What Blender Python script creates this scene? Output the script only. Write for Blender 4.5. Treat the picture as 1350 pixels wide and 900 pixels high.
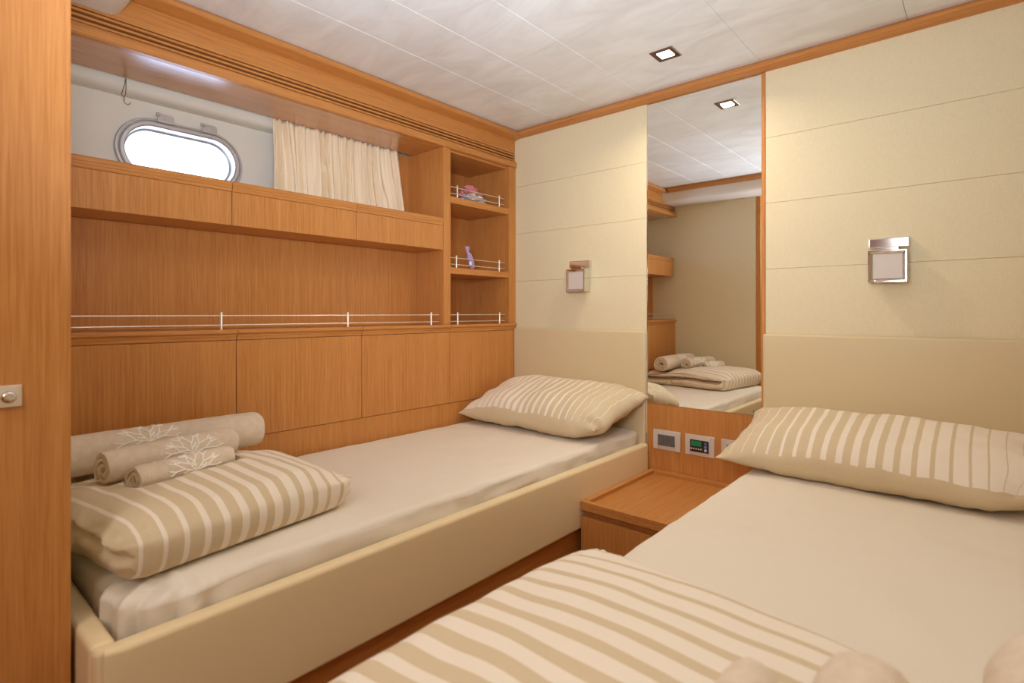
import bpy, bmesh, math, random
from mathutils import Vector, Matrix, noise, Euler

for o in list(bpy.data.objects):
    bpy.data.objects.remove(o)
SC = bpy.context.scene
COL = SC.collection
PI = math.pi
random.seed(7)

# ------------------------------------------------------------------ camera
W, H = 1350, 900
FPX = 720.6
cam = bpy.data.cameras.new('camera')
cam.sensor_fit = 'HORIZONTAL'
cam.sensor_width = 36
cam.lens = FPX / W * 36
cam.shift_y = -38.0 / W
cam.clip_start = 0.02
cam.dof.use_dof = True
cam.dof.focus_distance = 2.3
cam.dof.aperture_fstop = 3.6
camo = bpy.data.objects.new('camera', cam)
COL.objects.link(camo)
camo.location = (0, 0, 1.05)
camo.rotation_euler = (PI / 2, 0, math.radians(40.9))
SC.camera = camo

# ------------------------------------------------------------------ exposure
SC.view_settings.view_transform = 'Standard'
SC.view_settings.look = 'None'
SC.view_settings.gamma = 1
SC.view_settings.use_curve_mapping = False
SC.view_settings.exposure = -0.51
SC.cycles.use_denoising = True
SC.cycles.max_bounces = 10
SC.cycles.diffuse_bounces = 6
SC.cycles.glossy_bounces = 5
SC.cycles.sample_clamp_indirect = 6

# ------------------------------------------------------------------ daylight outside
wd = bpy.data.worlds.new('world')
SC.world = wd
wd.use_nodes = True
nt = wd.node_tree
nt.nodes.clear()
wo = nt.nodes.new('ShaderNodeOutputWorld')
bg = nt.nodes.new('ShaderNodeBackground')
tc = nt.nodes.new('ShaderNodeTexCoord')
sx = nt.nodes.new('ShaderNodeSeparateXYZ')
mr = nt.nodes.new('ShaderNodeMapRange')
mr.inputs['From Min'].default_value = -0.75
mr.inputs['From Max'].default_value = -0.2
mx = nt.nodes.new('ShaderNodeMix')
mx.data_type = 'RGBA'
mx.inputs['A'].default_value = (10.0, 13.0, 18.0, 1)      # open sky beyond the porthole
mx.inputs['B'].default_value = (0.4, 0.38, 0.34, 1)     # dim ambient fill added in all other directions
nt.links.new(tc.outputs['Generated'], sx.inputs[0])
nt.links.new(sx.outputs['X'], mr.inputs['Value'])
nt.links.new(mr.outputs['Result'], mx.inputs['Factor'])
nt.links.new(mx.outputs['Result'], bg.inputs['Color'])
nt.links.new(bg.outputs[0], wo.inputs[0])


def area(name, loc, rot, size, power, col=(1, .93, .84), spread=PI, sizey=None):
    l = bpy.data.lights.new(name, 'AREA')
    l.energy = power
    l.size = size
    l.color = col
    l.spread = spread
    if sizey:
        l.shape = 'RECTANGLE'
        l.size_y = sizey
    o = bpy.data.objects.new(name, l)
    COL.objects.link(o)
    o.location = loc
    o.rotation_euler = rot
    return o


# unseen bounce lamp added beside the camera to brighten the ceiling
def aim(p, q):
    return (Vector(q) - Vector(p)).to_track_quat('-Z', 'Y').to_euler()


P_ = (-0.28, 0.12, 1.30)
area('bounce_fill_light', P_, aim(P_, (-1.0, 1.2, 2.03)), 0.35, 25, (.80, .87, 1), math.radians(122))
area('entry_fill_light', (-0.15, -0.9, 1.75), (math.radians(62), 0, math.radians(14)), 0.9, 15, (.97, .97, .95))  # soft fill added behind the camera, no fixture there


# ------------------------------------------------------------------ materials
def srgb(r, g, b):
    def f(c):
        c /= 255
        return c / 12.92 if c <= .04045 else ((c + .055) / 1.055) ** 2.4
    return (f(r), f(g), f(b), 1)


def newmat(name):
    m = bpy.data.materials.new(name)
    m.use_nodes = True
    n = m.node_tree
    b = n.nodes['Principled BSDF']
    return m, n, b


def N(n, t, **k):
    x = n.nodes.new(t)
    for a, v in k.items():
        setattr(x, a, v)
    return x


def plain(name, col, rough=.5, metal=0., spec=.5, bump=0, bscale=200, var=0, vscale=6):
    m, n, b = newmat(name)
    b.inputs['Base Color'].default_value = col
    b.inputs['Roughness'].default_value = rough
    b.inputs['Metallic'].default_value = metal
    b.inputs['Specular IOR Level'].default_value = spec
    t = N(n, 'ShaderNodeTexCoord')
    if var:
        z = N(n, 'ShaderNodeTexNoise')
        z.inputs['Scale'].default_value = vscale
        z.inputs['Detail'].default_value = 5
        n.links.new(t.outputs['Object'], z.inputs['Vector'])
        r = N(n, 'ShaderNodeValToRGB')
        r.color_ramp.elements[0].position = .3
        r.color_ramp.elements[1].position = .7
        r.color_ramp.elements[0].color = tuple(c * (1 - var) for c in col[:3]) + (1,)
        r.color_ramp.elements[1].color = tuple(min(1, c * (1 + var)) for c in col[:3]) + (1,)
        n.links.new(z.outputs['Fac'], r.inputs[0])
        n.links.new(r.outputs[0], b.inputs['Base Color'])
    if bump:
        z = N(n, 'ShaderNodeTexNoise')
        z.inputs['Scale'].default_value = bscale
        z.inputs['Detail'].default_value = 3
        n.links.new(t.outputs['Object'], z.inputs['Vector'])
        bp = N(n, 'ShaderNodeBump')
        bp.inputs['Strength'].default_value = bump
        bp.inputs['Distance'].default_value = .002
        n.links.new(z.outputs['Fac'], bp.inputs['Height'])
        n.links.new(bp.outputs[0], b.inputs['Normal'])
    return m


def wood(name, axis, light=(206, 143, 78), dark=(182, 117, 57), rough=.34, spec=.4, coat=0):
    m, n, b = newmat(name)
    t = N(n, 'ShaderNodeTexCoord')

    def tex(a, l, det):
        mp = N(n, 'ShaderNodeMapping')
        s = [a, a, a]
        s['xyz'.index(axis)] = l
        mp.inputs['Scale'].default_value = s
        n.links.new(t.outputs['Object'], mp.inputs['Vector'])
        z = N(n, 'ShaderNodeTexNoise')
        z.inputs['Scale'].default_value = 1
        z.inputs['Detail'].default_value = det
        n.links.new(mp.outputs[0], z.inputs['Vector'])
        return z
    z1 = tex(30, .4, 3)
    z2 = tex(380, 12, 3)
    z3 = tex(170, 4, 3)
    ad = N(n, 'ShaderNodeMath', operation='MULTIPLY_ADD')
    ad.inputs[1].default_value = .20
    n.links.new(z1.outputs['Fac'], ad.inputs[0])
    ml = N(n, 'ShaderNodeMath', operation='MULTIPLY')
    ml.inputs[1].default_value = .40
    n.links.new(z2.outputs['Fac'], ml.inputs[0])
    ml3 = N(n, 'ShaderNodeMath', operation='MULTIPLY_ADD')
    ml3.inputs[1].default_value = .40
    n.links.new(z3.outputs['Fac'], ml3.inputs[0])
    n.links.new(ml.outputs[0], ml3.inputs[2])
    n.links.new(ml3.outputs[0], ad.inputs[2])
    r = N(n, 'ShaderNodeValToRGB')
    r.color_ramp.elements[0].position = .38
    r.color_ramp.elements[1].position = .64
    r.color_ramp.elements[0].color = srgb(*dark)
    r.color_ramp.elements[1].color = srgb(*light)
    n.links.new(ad.outputs[0], r.inputs[0])
    n.links.new(r.outputs[0], b.inputs['Base Color'])
    b.inputs['Roughness'].default_value = rough
    b.inputs['Specular IOR Level'].default_value = spec
    b.inputs['Coat Weight'].default_value = coat
    b.inputs['Coat Roughness'].default_value = .22
    bp = N(n, 'ShaderNodeBump')
    bp.inputs['Strength'].default_value = .06
    bp.inputs['Distance'].default_value = .001
    n.links.new(z2.outputs['Fac'], bp.inputs['Height'])
    n.links.new(bp.outputs[0], b.inputs['Normal'])
    return m


def weave(name, col, sx_, sz_, var=.07, rough=.8, bump=.15, axis='xz'):
    """woven cloth: fine threads in two directions"""
    m, n, b = newmat(name)
    t = N(n, 'ShaderNodeTexCoord')
    outs = []
    for a, l in ((sx_, sz_), (sz_, sx_)):
        mp = N(n, 'ShaderNodeMapping')
        s = [a, a, l] if axis == 'xz' else [a, l, (a + l) / 2]
        mp.inputs['Scale'].default_value = s
        n.links.new(t.outputs['Object'], mp.inputs['Vector'])
        z = N(n, 'ShaderNodeTexNoise')
        z.inputs['Scale'].default_value = 1
        z.inputs['Detail'].default_value = 2
        n.links.new(mp.outputs[0], z.inputs['Vector'])
        outs.append(z)
    ad = N(n, 'ShaderNodeMath', operation='ADD')
    n.links.new(outs[0].outputs['Fac'], ad.inputs[0])
    n.links.new(outs[1].outputs['Fac'], ad.inputs[1])
    r = N(n, 'ShaderNodeMapRange')
    r.inputs['From Min'].default_value = .7
    r.inputs['From Max'].default_value = 1.3
    n.links.new(ad.outputs[0], r.inputs['Value'])
    mixc = N(n, 'ShaderNodeMix', data_type='RGBA')
    mixc.inputs['A'].default_value = tuple(c * (1 - var) for c in col[:3]) + (1,)
    mixc.inputs['B'].default_value = tuple(min(1, c * (1 + var)) for c in col[:3]) + (1,)
    n.links.new(r.outputs[0], mixc.inputs['Factor'])
    n.links.new(mixc.outputs['Result'], b.inputs['Base Color'])
    b.inputs['Roughness'].default_value = rough
    b.inputs['Specular IOR Level'].default_value = .25
    bp = N(n, 'ShaderNodeBump')
    bp.inputs['Strength'].default_value = bump
    bp.inputs['Distance'].default_value = .001
    n.links.new(ad.outputs[0], bp.inputs['Height'])
    n.links.new(bp.outputs[0], b.inputs['Normal'])
    return m


TAUPE = srgb(212, 193, 159)
CREAM = srgb(236, 224, 206)


def striped(name, period, u0, u1, d0, d1):
    """linen with cream stripes whose width changes along u; v<0 is plain linen"""
    m, n, b = newmat(name)
    uv = N(n, 'ShaderNodeUVMap')
    uv.uv_map = 'UVMap'
    s = N(n, 'ShaderNodeSeparateXYZ')
    n.links.new(uv.outputs[0], s.inputs[0])
    dv = N(n, 'ShaderNodeMath', operation='DIVIDE')
    dv.inputs[1].default_value = period
    n.links.new(s.outputs['X'], dv.inputs[0])
    fr = N(n, 'ShaderNodeMath', operation='FRACT')
    n.links.new(dv.outputs[0], fr.inputs[0])
    mrn = N(n, 'ShaderNodeMapRange')
    for k, v in zip(('From Min', 'From Max', 'To Min', 'To Max'), (u0, u1, d0, d1)):
        mrn.inputs[k].default_value = v
    n.links.new(s.outputs['X'], mrn.inputs['Value'])
    lt = N(n, 'ShaderNodeMath', operation='LESS_THAN')
    n.links.new(fr.outputs[0], lt.inputs[0])
    n.links.new(mrn.outputs[0], lt.inputs[1])
    gt = N(n, 'ShaderNodeMath', operation='GREATER_THAN')
    gt.inputs[1].default_value = 0
    n.links.new(s.outputs['Y'], gt.inputs[0])
    mu = N(n, 'ShaderNodeMath', operation='MULTIPLY')
    n.links.new(lt.outputs[0], mu.inputs[0])
    n.links.new(gt.outputs[0], mu.inputs[1])
    t = N(n, 'ShaderNodeTexCoord')
    z = N(n, 'ShaderNodeTexNoise')
    z.inputs['Scale'].default_value = 420
    z.inputs['Detail'].default_value = 2
    n.links.new(t.outputs['Object'], z.inputs['Vector'])
    tm = N(n, 'ShaderNodeMix', data_type='RGBA')
    tm.inputs['A'].default_value = tuple(c * .9 for c in TAUPE[:3]) + (1,)
    tm.inputs['B'].default_value = tuple(c * 1.08 for c in TAUPE[:3]) + (1,)
    n.links.new(z.outputs['Fac'], tm.inputs['Factor'])
    mixc = N(n, 'ShaderNodeMix', data_type='RGBA')
    n.links.new(mu.outputs[0], mixc.inputs['Factor'])
    n.links.new(tm.outputs['Result'], mixc.inputs['A'])
    mixc.inputs['B'].default_value = CREAM
    n.links.new(mixc.outputs['Result'], b.inputs['Base Color'])
    b.inputs['Roughness'].default_value = .85
    b.inputs['Specular IOR Level'].default_value = .2
    b.inputs['Sheen Weight'].default_value = .1
    z2 = N(n, 'ShaderNodeTexNoise')
    z2.inputs['Scale'].default_value = 35
    z2.inputs['Detail'].default_value = 4
    n.links.new(t.outputs['Object'], z2.inputs['Vector'])
    bp = N(n, 'ShaderNodeBump')
    bp.inputs['Strength'].default_value = .25
    bp.inputs['Distance'].default_value = .006
    n.links.new(z2.outputs['Fac'], bp.inputs['Height'])
    n.links.new(bp.outputs[0], b.inputs['Normal'])
    return m


WZ = wood('wood_upright_grain', 'z')
WY = wood('wood_lengthwise_grain', 'y')
WX = wood('wood_crosswise_grain', 'x')
WGLOSS = wood('wood_lacquered_grain', 'y', rough=.25, spec=1.0, coat=.6)
WDARK = wood('wood_plinth_grain', 'y', (196, 130, 66), (166, 102, 46), .4)
SLOT = plain('slot_black', srgb(60, 34, 18), .6)
WALLFAB = weave('wall_linen', srgb(222, 208, 172), 700, 60, .05, .75)
HEADFAB = plain('headboard_leather', srgb(212, 192, 152), .55, 0, .3, .08, 500)
RAILFAB = plain('rail_leather', srgb(232, 210, 166), .5, 0, .35, .08, 500)
SHEET = plain('white_sheet', srgb(231, 221, 204), .8, 0, .2, .12, 60)
HULL = plain('hull_paint', srgb(226, 222, 210), .45, 0, .4, .05, 30, .03, 4)
BULK = plain('bulkhead_vinyl', srgb(228, 220, 210), .5, 0, .3, .05, 200)
TERRY = plain('towel_terry', srgb(227, 210, 187), .95, 0, .1, 1.0, 380, .06, 60)
THREAD = plain('embroidery_thread', srgb(252, 248, 240), .6, 0, .3)
CHROME = plain('chrome', srgb(225, 222, 218), .08, 1)
STEEL = plain('brushed_steel', srgb(240, 234, 224), .38, .85)
ALU = plain('porthole_aluminium', srgb(205, 205, 206), .4, .8)
BRONZE = plain('downlight_nickel', srgb(140, 122, 110), .3, 1)
FROST = plain('frosted_glass', srgb(205, 192, 180), .5, 0, .5)
PLATE = plain('switch_plate', srgb(214, 204, 192), .35, .25, .5)
ROCKER = plain('switch_rocker', srgb(98, 94, 92), .4)
WIRE = plain('dark_wire', srgb(120, 112, 104), .4, .6)
BLACKP = plain('panel_black', srgb(40, 34, 36), .3)
FLOORM = wood('floor_planks', 'y', (150, 100, 60), (120, 76, 44), .4)
CURT = plain('curtain_silk', srgb(240, 222, 190), .5, 0, .5, .1, 40)
LILAC = plain('lilac_cloth', srgb(176, 156, 200), .8, 0, .2, .3, 150, .1, 60)
REDC = plain('red_cellophane', srgb(205, 120, 126), .2, 0, .8, .4, 120)
SILV = plain('silver_cellophane', srgb(220, 218, 222), .15, .6, .8, .5, 120)
PAPER = plain('paper_white', srgb(240, 236, 226), .6)


def emis(name, col, s):
    m, n, b = newmat(name)
    b.inputs['Base Color'].default_value = (0, 0, 0, 1)
    b.inputs['Emission Color'].default_value = col
    b.inputs['Emission Strength'].default_value = s
    return m


LAMP = emis('lamp_lens', (1, .95, .88, 1), 9)
GREEN = emis('green_display', srgb(40, 170, 100), .45)
BLUEB = emis('blue_button', srgb(110, 130, 200), .6)


def mirror_mat():
    m, n, b = newmat('mirror_silver')
    b.inputs['Base Color'].default_value = (.93, .94, .92, 1)
    b.inputs['Metallic'].default_value = 1
    b.inputs['Roughness'].default_value = 0
    return m


MIRROR = mirror_mat()


def glass_mat():
    m = bpy.data.materials.new('porthole_glass')
    m.use_nodes = True
    n = m.node_tree
    n.nodes.clear()
    o = N(n, 'ShaderNodeOutputMaterial')
    a = N(n, 'ShaderNodeBsdfTransparent')
    a.inputs[0].default_value = (.95, .97, 1, 1)
    g = N(n, 'ShaderNodeBsdfGlossy')
    g.inputs['Roughness'].default_value = .02
    f = N(n, 'ShaderNodeFresnel')
    mxs = N(n, 'ShaderNodeMixShader')
    n.links.new(f.outputs[0], mxs.inputs[0])
    n.links.new(a.outputs[0], mxs.inputs[1])
    n.links.new(g.outputs[0], mxs.inputs[2])
    n.links.new(mxs.outputs[0], o.inputs[0])
    return m


GLASS = glass_mat()


def ceiling_mat():
    m, n, b = newmat('ceiling_vinyl')
    t = N(n, 'ShaderNodeTexCoord')
    mp = N(n, 'ShaderNodeMapping')
    mp.inputs['Rotation'].default_value = (0, 0, .9)
    mp.inputs['Scale'].default_value = (2.2, 6, 1)
    n.links.new(t.outputs['Object'], mp.inputs['Vector'])
    z = N(n, 'ShaderNodeTexNoise')
    z.inputs['Scale'].default_value = 1.1
    z.inputs['Detail'].default_value = 6
    z.inputs['Roughness'].default_value = .62
    z.inputs['Distortion'].default_value = 1.2
    n.links.new(mp.outputs[0], z.inputs['Vector'])
    r = N(n, 'ShaderNodeValToRGB')
    r.color_ramp.elements[0].position = .36
    r.color_ramp.elements[1].position = .62
    r.color_ramp.elements[0].color = srgb(224, 224, 221)
    r.color_ramp.elements[1].color = srgb(237, 240, 239)
    n.links.new(z.outputs['Fac'], r.inputs[0])
    n.links.new(r.outputs[0], b.inputs['Base Color'])
    b.inputs['Roughness'].default_value = .4
    b.inputs['Specular IOR Level'].default_value = .35
    return m


CEIL = ceiling_mat()


# ------------------------------------------------------------------ builders
def tagit(o, label, cat, group=None):
    o['label'] = label
    o['category'] = cat
    if group:
        o['group'] = group
    return o


def thing(name, label, cat, loc, group=None):
    o = bpy.data.objects.new(name, None)
    o.empty_display_size = .05
    COL.objects.link(o)
    o.location = loc
    return tagit(o, label, cat, group)


def wloc(o):
    v = Vector((0, 0, 0))
    while o:
        v = v + o.location
        o = o.parent
    return v


def obj(name, bm, mat, parent=None, origin=None, smooth=False, angle=40):
    """world-space bmesh -> ONE mesh object (vertices made local to its parent or origin)"""
    off = wloc(parent) if parent else Vector(origin or (0, 0, 0))
    bmesh.ops.translate(bm, verts=bm.verts, vec=-off)
    bmesh.ops.recalc_face_normals(bm, faces=bm.faces)
    me = bpy.data.meshes.new(name)
    bm.to_mesh(me)
    bm.free()
    mats = mat if isinstance(mat, (list, tuple)) else [mat]
    for m in mats:
        me.materials.append(m)
    o = bpy.data.objects.new(name, me)
    COL.objects.link(o)
    if parent:
        o.parent = parent
    else:
        o.location = off
    if smooth:
        me.shade_smooth()
        try:
            me.set_sharp_from_angle(angle=math.radians(angle))
        except Exception:
            pass
    return o


def struct(name, bm, mat, **k):
    o = obj(name, bm, mat, **k)
    o['kind'] = 'structure'
    return o


def add(bm, other):
    me = bpy.data.meshes.new('tmp')
    other.to_mesh(me)
    other.free()
    bm.from_mesh(me)
    bpy.data.meshes.remove(me)
    return bm


def box(x0, x1, y0, y1, z0, z1, bev=0, seg=2, into=None):
    b = bmesh.new()
    bmesh.ops.create_cube(b, size=1)
    bmesh.ops.scale(b, verts=b.verts, vec=(x1 - x0, y1 - y0, z1 - z0))
    bmesh.ops.translate(b, verts=b.verts, vec=((x0 + x1) / 2, (y0 + y1) / 2, (z0 + z1) / 2))
    if bev:
        bmesh.ops.bevel(b, geom=list(b.edges), offset=bev, segments=seg, affect='EDGES', profile=.5)
    return add(into, b) if into is not None else b


def prism(pts, axis, a0, a1, into=None):
    """closed 2D outline pushed along an axis. axis 'y': pts=(x,z); 'x': pts=(y,z); 'z': pts=(x,y)"""
    b = bmesh.new()

    def mk(p, a):
        return {'y': (p[0], a, p[1]), 'x': (a, p[0], p[1]), 'z': (p[0], p[1], a)}[axis]
    lo = [b.verts.new(mk(p, a0)) for p in pts]
    hi = [b.verts.new(mk(p, a1)) for p in pts]
    b.faces.new(lo)
    b.faces.new(hi)
    n = len(pts)
    for i in range(n):
        b.faces.new((lo[i], lo[(i + 1) % n], hi[(i + 1) % n], hi[i]))
    return add(into, b) if into is not None else b


def tube(pts, r, seg=10, into=None, cap=True):
    b = bmesh.new()
    pts = [Vector(p) for p in pts]
    rings = []
    up = None
    for i, p in enumerate(pts):
        d = (pts[min(i + 1, len(pts) - 1)] - pts[max(i - 1, 0)]).normalized()
        if up is None:
            up = Vector((0, 0, 1)) if abs(d.z) < .9 else Vector((1, 0, 0))
        s = d.cross(up).normalized()
        up = s.cross(d).normalized()
        rr = r[i] if isinstance(r, (list, tuple)) else r
        rings.append([b.verts.new(p + rr * (math.cos(a) * s + math.sin(a) * up)) for a in [2 * PI * k / seg for k in range(seg)]])
    for i in range(len(rings) - 1):
        for k in range(seg):
            b.faces.new((rings[i][k], rings[i][(k + 1) % seg], rings[i + 1][(k + 1) % seg], rings[i + 1][k]))
    if cap:
        b.faces.new(rings[0])
        b.faces.new(rings[-1])
    return add(into, b) if into is not None else b


def lathe(profile, center, axis='x', seg=24, into=None):
    """profile (h, r) revolved about an axis through center"""
    b = bmesh.new()
    rings = []
    for h, r in profile:
        ring = []
        for k in range(seg):
            a = 2 * PI * k / seg
            c, s = r * math.cos(a), r * math.sin(a)
            p = {'x': (h, c, s), 'y': (c, h, s), 'z': (c, s, h)}[axis]
            ring.append(b.verts.new(Vector(center) + Vector(p)))
        rings.append(ring)
    for i in range(len(rings) - 1):
        for k in range(seg):
            b.faces.new((rings[i][k], rings[i][(k + 1) % seg], rings[i + 1][(k + 1) % seg], rings[i + 1][k]))
    b.faces.new(rings[0])
    b.faces.new(rings[-1])
    return add(into, b) if into is not None else b


def coords(a, b_, r, n, k=5):
    e = [r * (1 - math.tan(PI / 4 * (1 - i / k))) for i in range(k)]
    lo = [a + x for x in e]
    mid = [a + r + (b_ - a - 2 * r) * i / n for i in range(n + 1)]
    return lo + mid + [b_ - x for x in reversed(e)]


def soft_box(x0, x1, y0, y1, z0, z1, r, n=(20, 20, 4), k=5, fn=None):
    """rounded, finely divided box; fn(p) may move each vertex"""
    b = bmesh.new()
    cx, cy, cz = coords(x0, x1, r, n[0], k), coords(y0, y1, r, n[1], k), coords(z0, z1, r, n[2], k)
    nx, ny, nz = len(cx) - 1, len(cy) - 1, len(cz) - 1
    vs = {}

    def V(i, j, l):
        key = (i, j, l)
        if key not in vs:
            p = Vector((cx[i], cy[j], cz[l]))
            q = Vector((min(max(p.x, x0 + r), x1 - r), min(max(p.y, y0 + r), y1 - r), min(max(p.z, z0 + r), z1 - r)))
            d = p - q
            if d.length > 1e-9:
                p = q + d.normalized() * r
            if fn:
                p = fn(p)
            vs[key] = b.verts.new(p)
        return vs[key]
    for i in range(nx):
        for j in range(ny):
            for l in (0, nz):
                b.faces.new((V(i, j, l), V(i + 1, j, l), V(i + 1, j + 1, l), V(i, j + 1, l)))
    for i in range(nx):
        for l in range(nz):
            for j in (0, ny):
                b.faces.new((V(i, j, l), V(i + 1, j, l), V(i + 1, j, l + 1), V(i, j, l + 1)))
    for j in range(ny):
        for l in range(nz):
            for i in (0, nx):
                b.faces.new((V(i, j, l), V(i, j + 1, l), V(i, j + 1, l + 1), V(i, j, l + 1)))
    return b


def fbm(p, s, oct_=3):
    return noise.fractal(Vector(p) * s, 1.0, 2.0, oct_)


def sstep(a, b_, x):
    t = min(max((x - a) / (b_ - a), 0), 1)
    return t * t * (3 - 2 * t)


# ------------------------------------------------------------------ layout (metres)
YB = 2.281       # headboard wall
YF = 0.232       # wall at the foot of the left berth
XC = -1.95       # face of the cabinets along the hull
XH = -2.27       # hull lining
XR = 0.62        # right wall
ZC = 2.033       # ceiling
MX0, MX1 = -1.164, -0.655     # mirror bay
YE = -1.35       # entry wall

# ------------------------------------------------------------------ room shell
struct('floor', box(-2.6, XR + .1, YE - .1, YB + .1, -.06, 0), FLOORM)

# ceiling of long planks with thin bright seams
b = bmesh.new()
seams = [-2.5, -1.65, -1.41, -1.17, -.668, -.198, .28, XR + .1]
for i in range(len(seams) - 1):
    box(seams[i] + .0004, seams[i + 1] - .0004, YE - .1, YB + .1, ZC, ZC + .03, .002, 2, b)
box(-2.5, XR + .1, YE - .1, YB + .1, ZC + .02, ZC + .06, 0, 2, b)
struct('ceiling', b, CEIL)

# headboard wall: linen panels in courses, left and right of the mirror bay
b = bmesh.new()
zs = [.5, .966, 1.221, 1.479, 1.736, 1.998]
for xa, xb in ((XC - .008, MX0), (MX1, XR)):
    for i in range(len(zs) - 1):
        box(xa, xb, YB, YB + .02, zs[i] + .0004, zs[i + 1] - .0004, .0007, 1, b)
box(-2.6, MX0, YB + .012, YB + .05, 0, ZC, 0, 2, b)
box(MX1, XR + .1, YB + .012, YB + .05, 0, ZC, 0, 2, b)
box(MX0, MX1, YB + .025, YB + .05, 0, ZC, 0, 2, b)
struct('wall_back', b, WALLFAB)

struct('wall_right', box(XR, XR + .05, YE, YB, 0, ZC), WALLFAB)

# wall at the foot of the left berth
struct('wall_front', box(XH, -1.312, YF - .02, YF, 0, ZC - .02), WALLFAB)

# wooden entry wall with a closed door behind the camera
b = bmesh.new()
box(-1.28, -.75, YE - .05, YE, 0, ZC, 0, 2, b)
box(-1.33, -1.28, YE - .05, -.802, 0, ZC, 0, 2, b)
box(.1, XR, YE - .05, YE, 0, ZC, 0, 2, b)
box(-.75, .1, YE - .05, YE, 1.9, ZC, 0, 2, b)
struct('wall_entry', b, WZ)
dr = struct('door_1', box(-.747, .097, YE - .045, YE - .008, .004, 1.897, .002), WZ)
obj('door_handle', tube([(.04, YE - .007, 1.0), (.04, YE + .04, 1.0), (-.07, YE + .04, 1.0)], .008, 12), CHROME, dr, smooth=True)


# hull lining with the porthole opening
def stadium(cy, cz, hw, hh, n=20):
    s = hw - hh
    pts = []
    for i in range(n + 1):
        a = -PI / 2 + PI * i / n
        pts.append((cy + s + hh * math.cos(a), cz + hh * math.sin(a)))
    for i in range(n + 1):
        a = PI / 2 + PI * i / n
        pts.append((cy - s + hh * math.cos(a), cz + hh * math.sin(a)))
    return pts


PCY, PCZ, PHW, PHH = .737, 1.628, .214, .118
b = bmesh.new()
outer = [b.verts.new((XH, y, z)) for y, z in ((YF - .02, 0), (YB, 0), (YB, ZC), (YF - .02, ZC))]
hole = [b.verts.new((XH, y, z)) for y, z in stadium(PCY, PCZ, PHW - .022, PHH - .022)]
ed = [b.edges.new((l[i], l[(i + 1) % len(l)])) for l in (outer, hole) for i in range(len(l))]
bmesh.ops.triangle_fill(b, use_beauty=True, edges=ed)
ex = bmesh.ops.extrude_face_region(b, geom=list(b.faces))
bmesh.ops.translate(b, verts=[v for v in ex['geom'] if isinstance(v, bmesh.types.BMVert)], vec=(-.05, 0, 0))
struct('wall_left', b, HULL)

# rounded beam along the top of the hull lining
struct('trim_1', prism([(XH, 1.99), (XH, 1.802), (XH + .035, 1.802), (XH + .05, 1.806), (XH + .06, 1.815), (XH + .064, 1.83), (XH + .064, 1.99)], 'y', YF, 1.655), HULL, smooth=True)


# porthole
def ring_sweep(profile, cy, cz, hw, hh, n=20):
    """profile (offset inward, x) swept round a stadium"""
    b = bmesh.new()
    loops = [[b.verts.new((x, y, z)) for y, z in stadium(cy, cz, hw - d, hh - d, n)] for d, x in profile]
    m = len(loops[0])
    q = len(loops)
    for i in range(q):
        A, B_ = loops[i], loops[(i + 1) % q]
        for k in range(m):
            b.faces.new((A[k], A[(k + 1) % m], B_[(k + 1) % m], B_[k]))
    return b


win = obj('window_1', ring_sweep([(0, XH + .0005), (0, XH + .012), (.003, XH + .015), (.007, XH + .015), (.009, XH + .011), (.011, XH + .011), (.013, XH + .02), (.016, XH + .022), (.026, XH + .022), (.030, XH + .018), (.033, XH - .02), (.033, XH - .05), (.022, XH - .05), (.022, XH + .0005)], PCY, PCZ, PHW, PHH), ALU, smooth=True, angle=30)
win['kind'] = 'structure'
gb = prism(stadium(PCY, PCZ, PHW - .034, PHH - .034), 'x', XH - .032, XH - .026)
obj('pane', gb, GLASS, win)
obj('gasket', ring_sweep([(.033, XH - .022), (.033, XH - .034), (.039, XH - .034), (.039, XH - .022)], PCY, PCZ, PHW, PHH), ALU, win, smooth=True, angle=30)
for y in (PCY - .062, PCY + .085):
    hb = prism([(y - .026, PCZ + PHH - .012), (y + .026, PCZ + PHH - .012), (y + .026, PCZ + PHH + .010), (y + .020, PCZ + PHH + .019), (y - .022, PCZ + PHH + .019), (y - .026, PCZ + PHH + .014)], 'x', XH + .022, XH + .032)
    h = obj('hinge', hb, ALU, win)
    obj('hinge_pin', tube([(XH + .034, y - .032, PCZ + PHH + .013), (XH + .034, y - .02, PCZ + PHH + .013)], .006), ALU, h, smooth=True)
    obj('screw', lathe([(0, .004), (.002, .0035), (.003, .002)], (XH + .032, y - .004, PCZ + PHH - .002), 'x', 12), STEEL, h)
for a in (.62, 2.5):
    s = PHW - PHH
    yy = PCY + (s if a < 1.5 else -s) + (PHH - .021) * math.cos(a)
    obj('screw', lathe([(0, .004), (.002, .0035), (.003, .002)], (XH + .022, yy, PCZ + (PHH - .021) * math.sin(a)), 'x', 12), STEEL, win)

# ------------------------------------------------------------------ woodwork along the hull: fixed panels
# skirting board between mattress and cabinets
struct('trim_2', box(XC - .02, XC - .004, YF + .002, YB - .001, .30, .6135, .001), WZ)
# back panel of the open niche
struct('trim_3', box(-2.17, -2.152, YF + .002, 1.7515, .993, 1.3485), WZ)
# wood return behind the end of the curtain
struct('trim_14', box(-2.226, -2.211, 1.6555, 1.7515, 1.4995, 1.8405), WZ)
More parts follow.
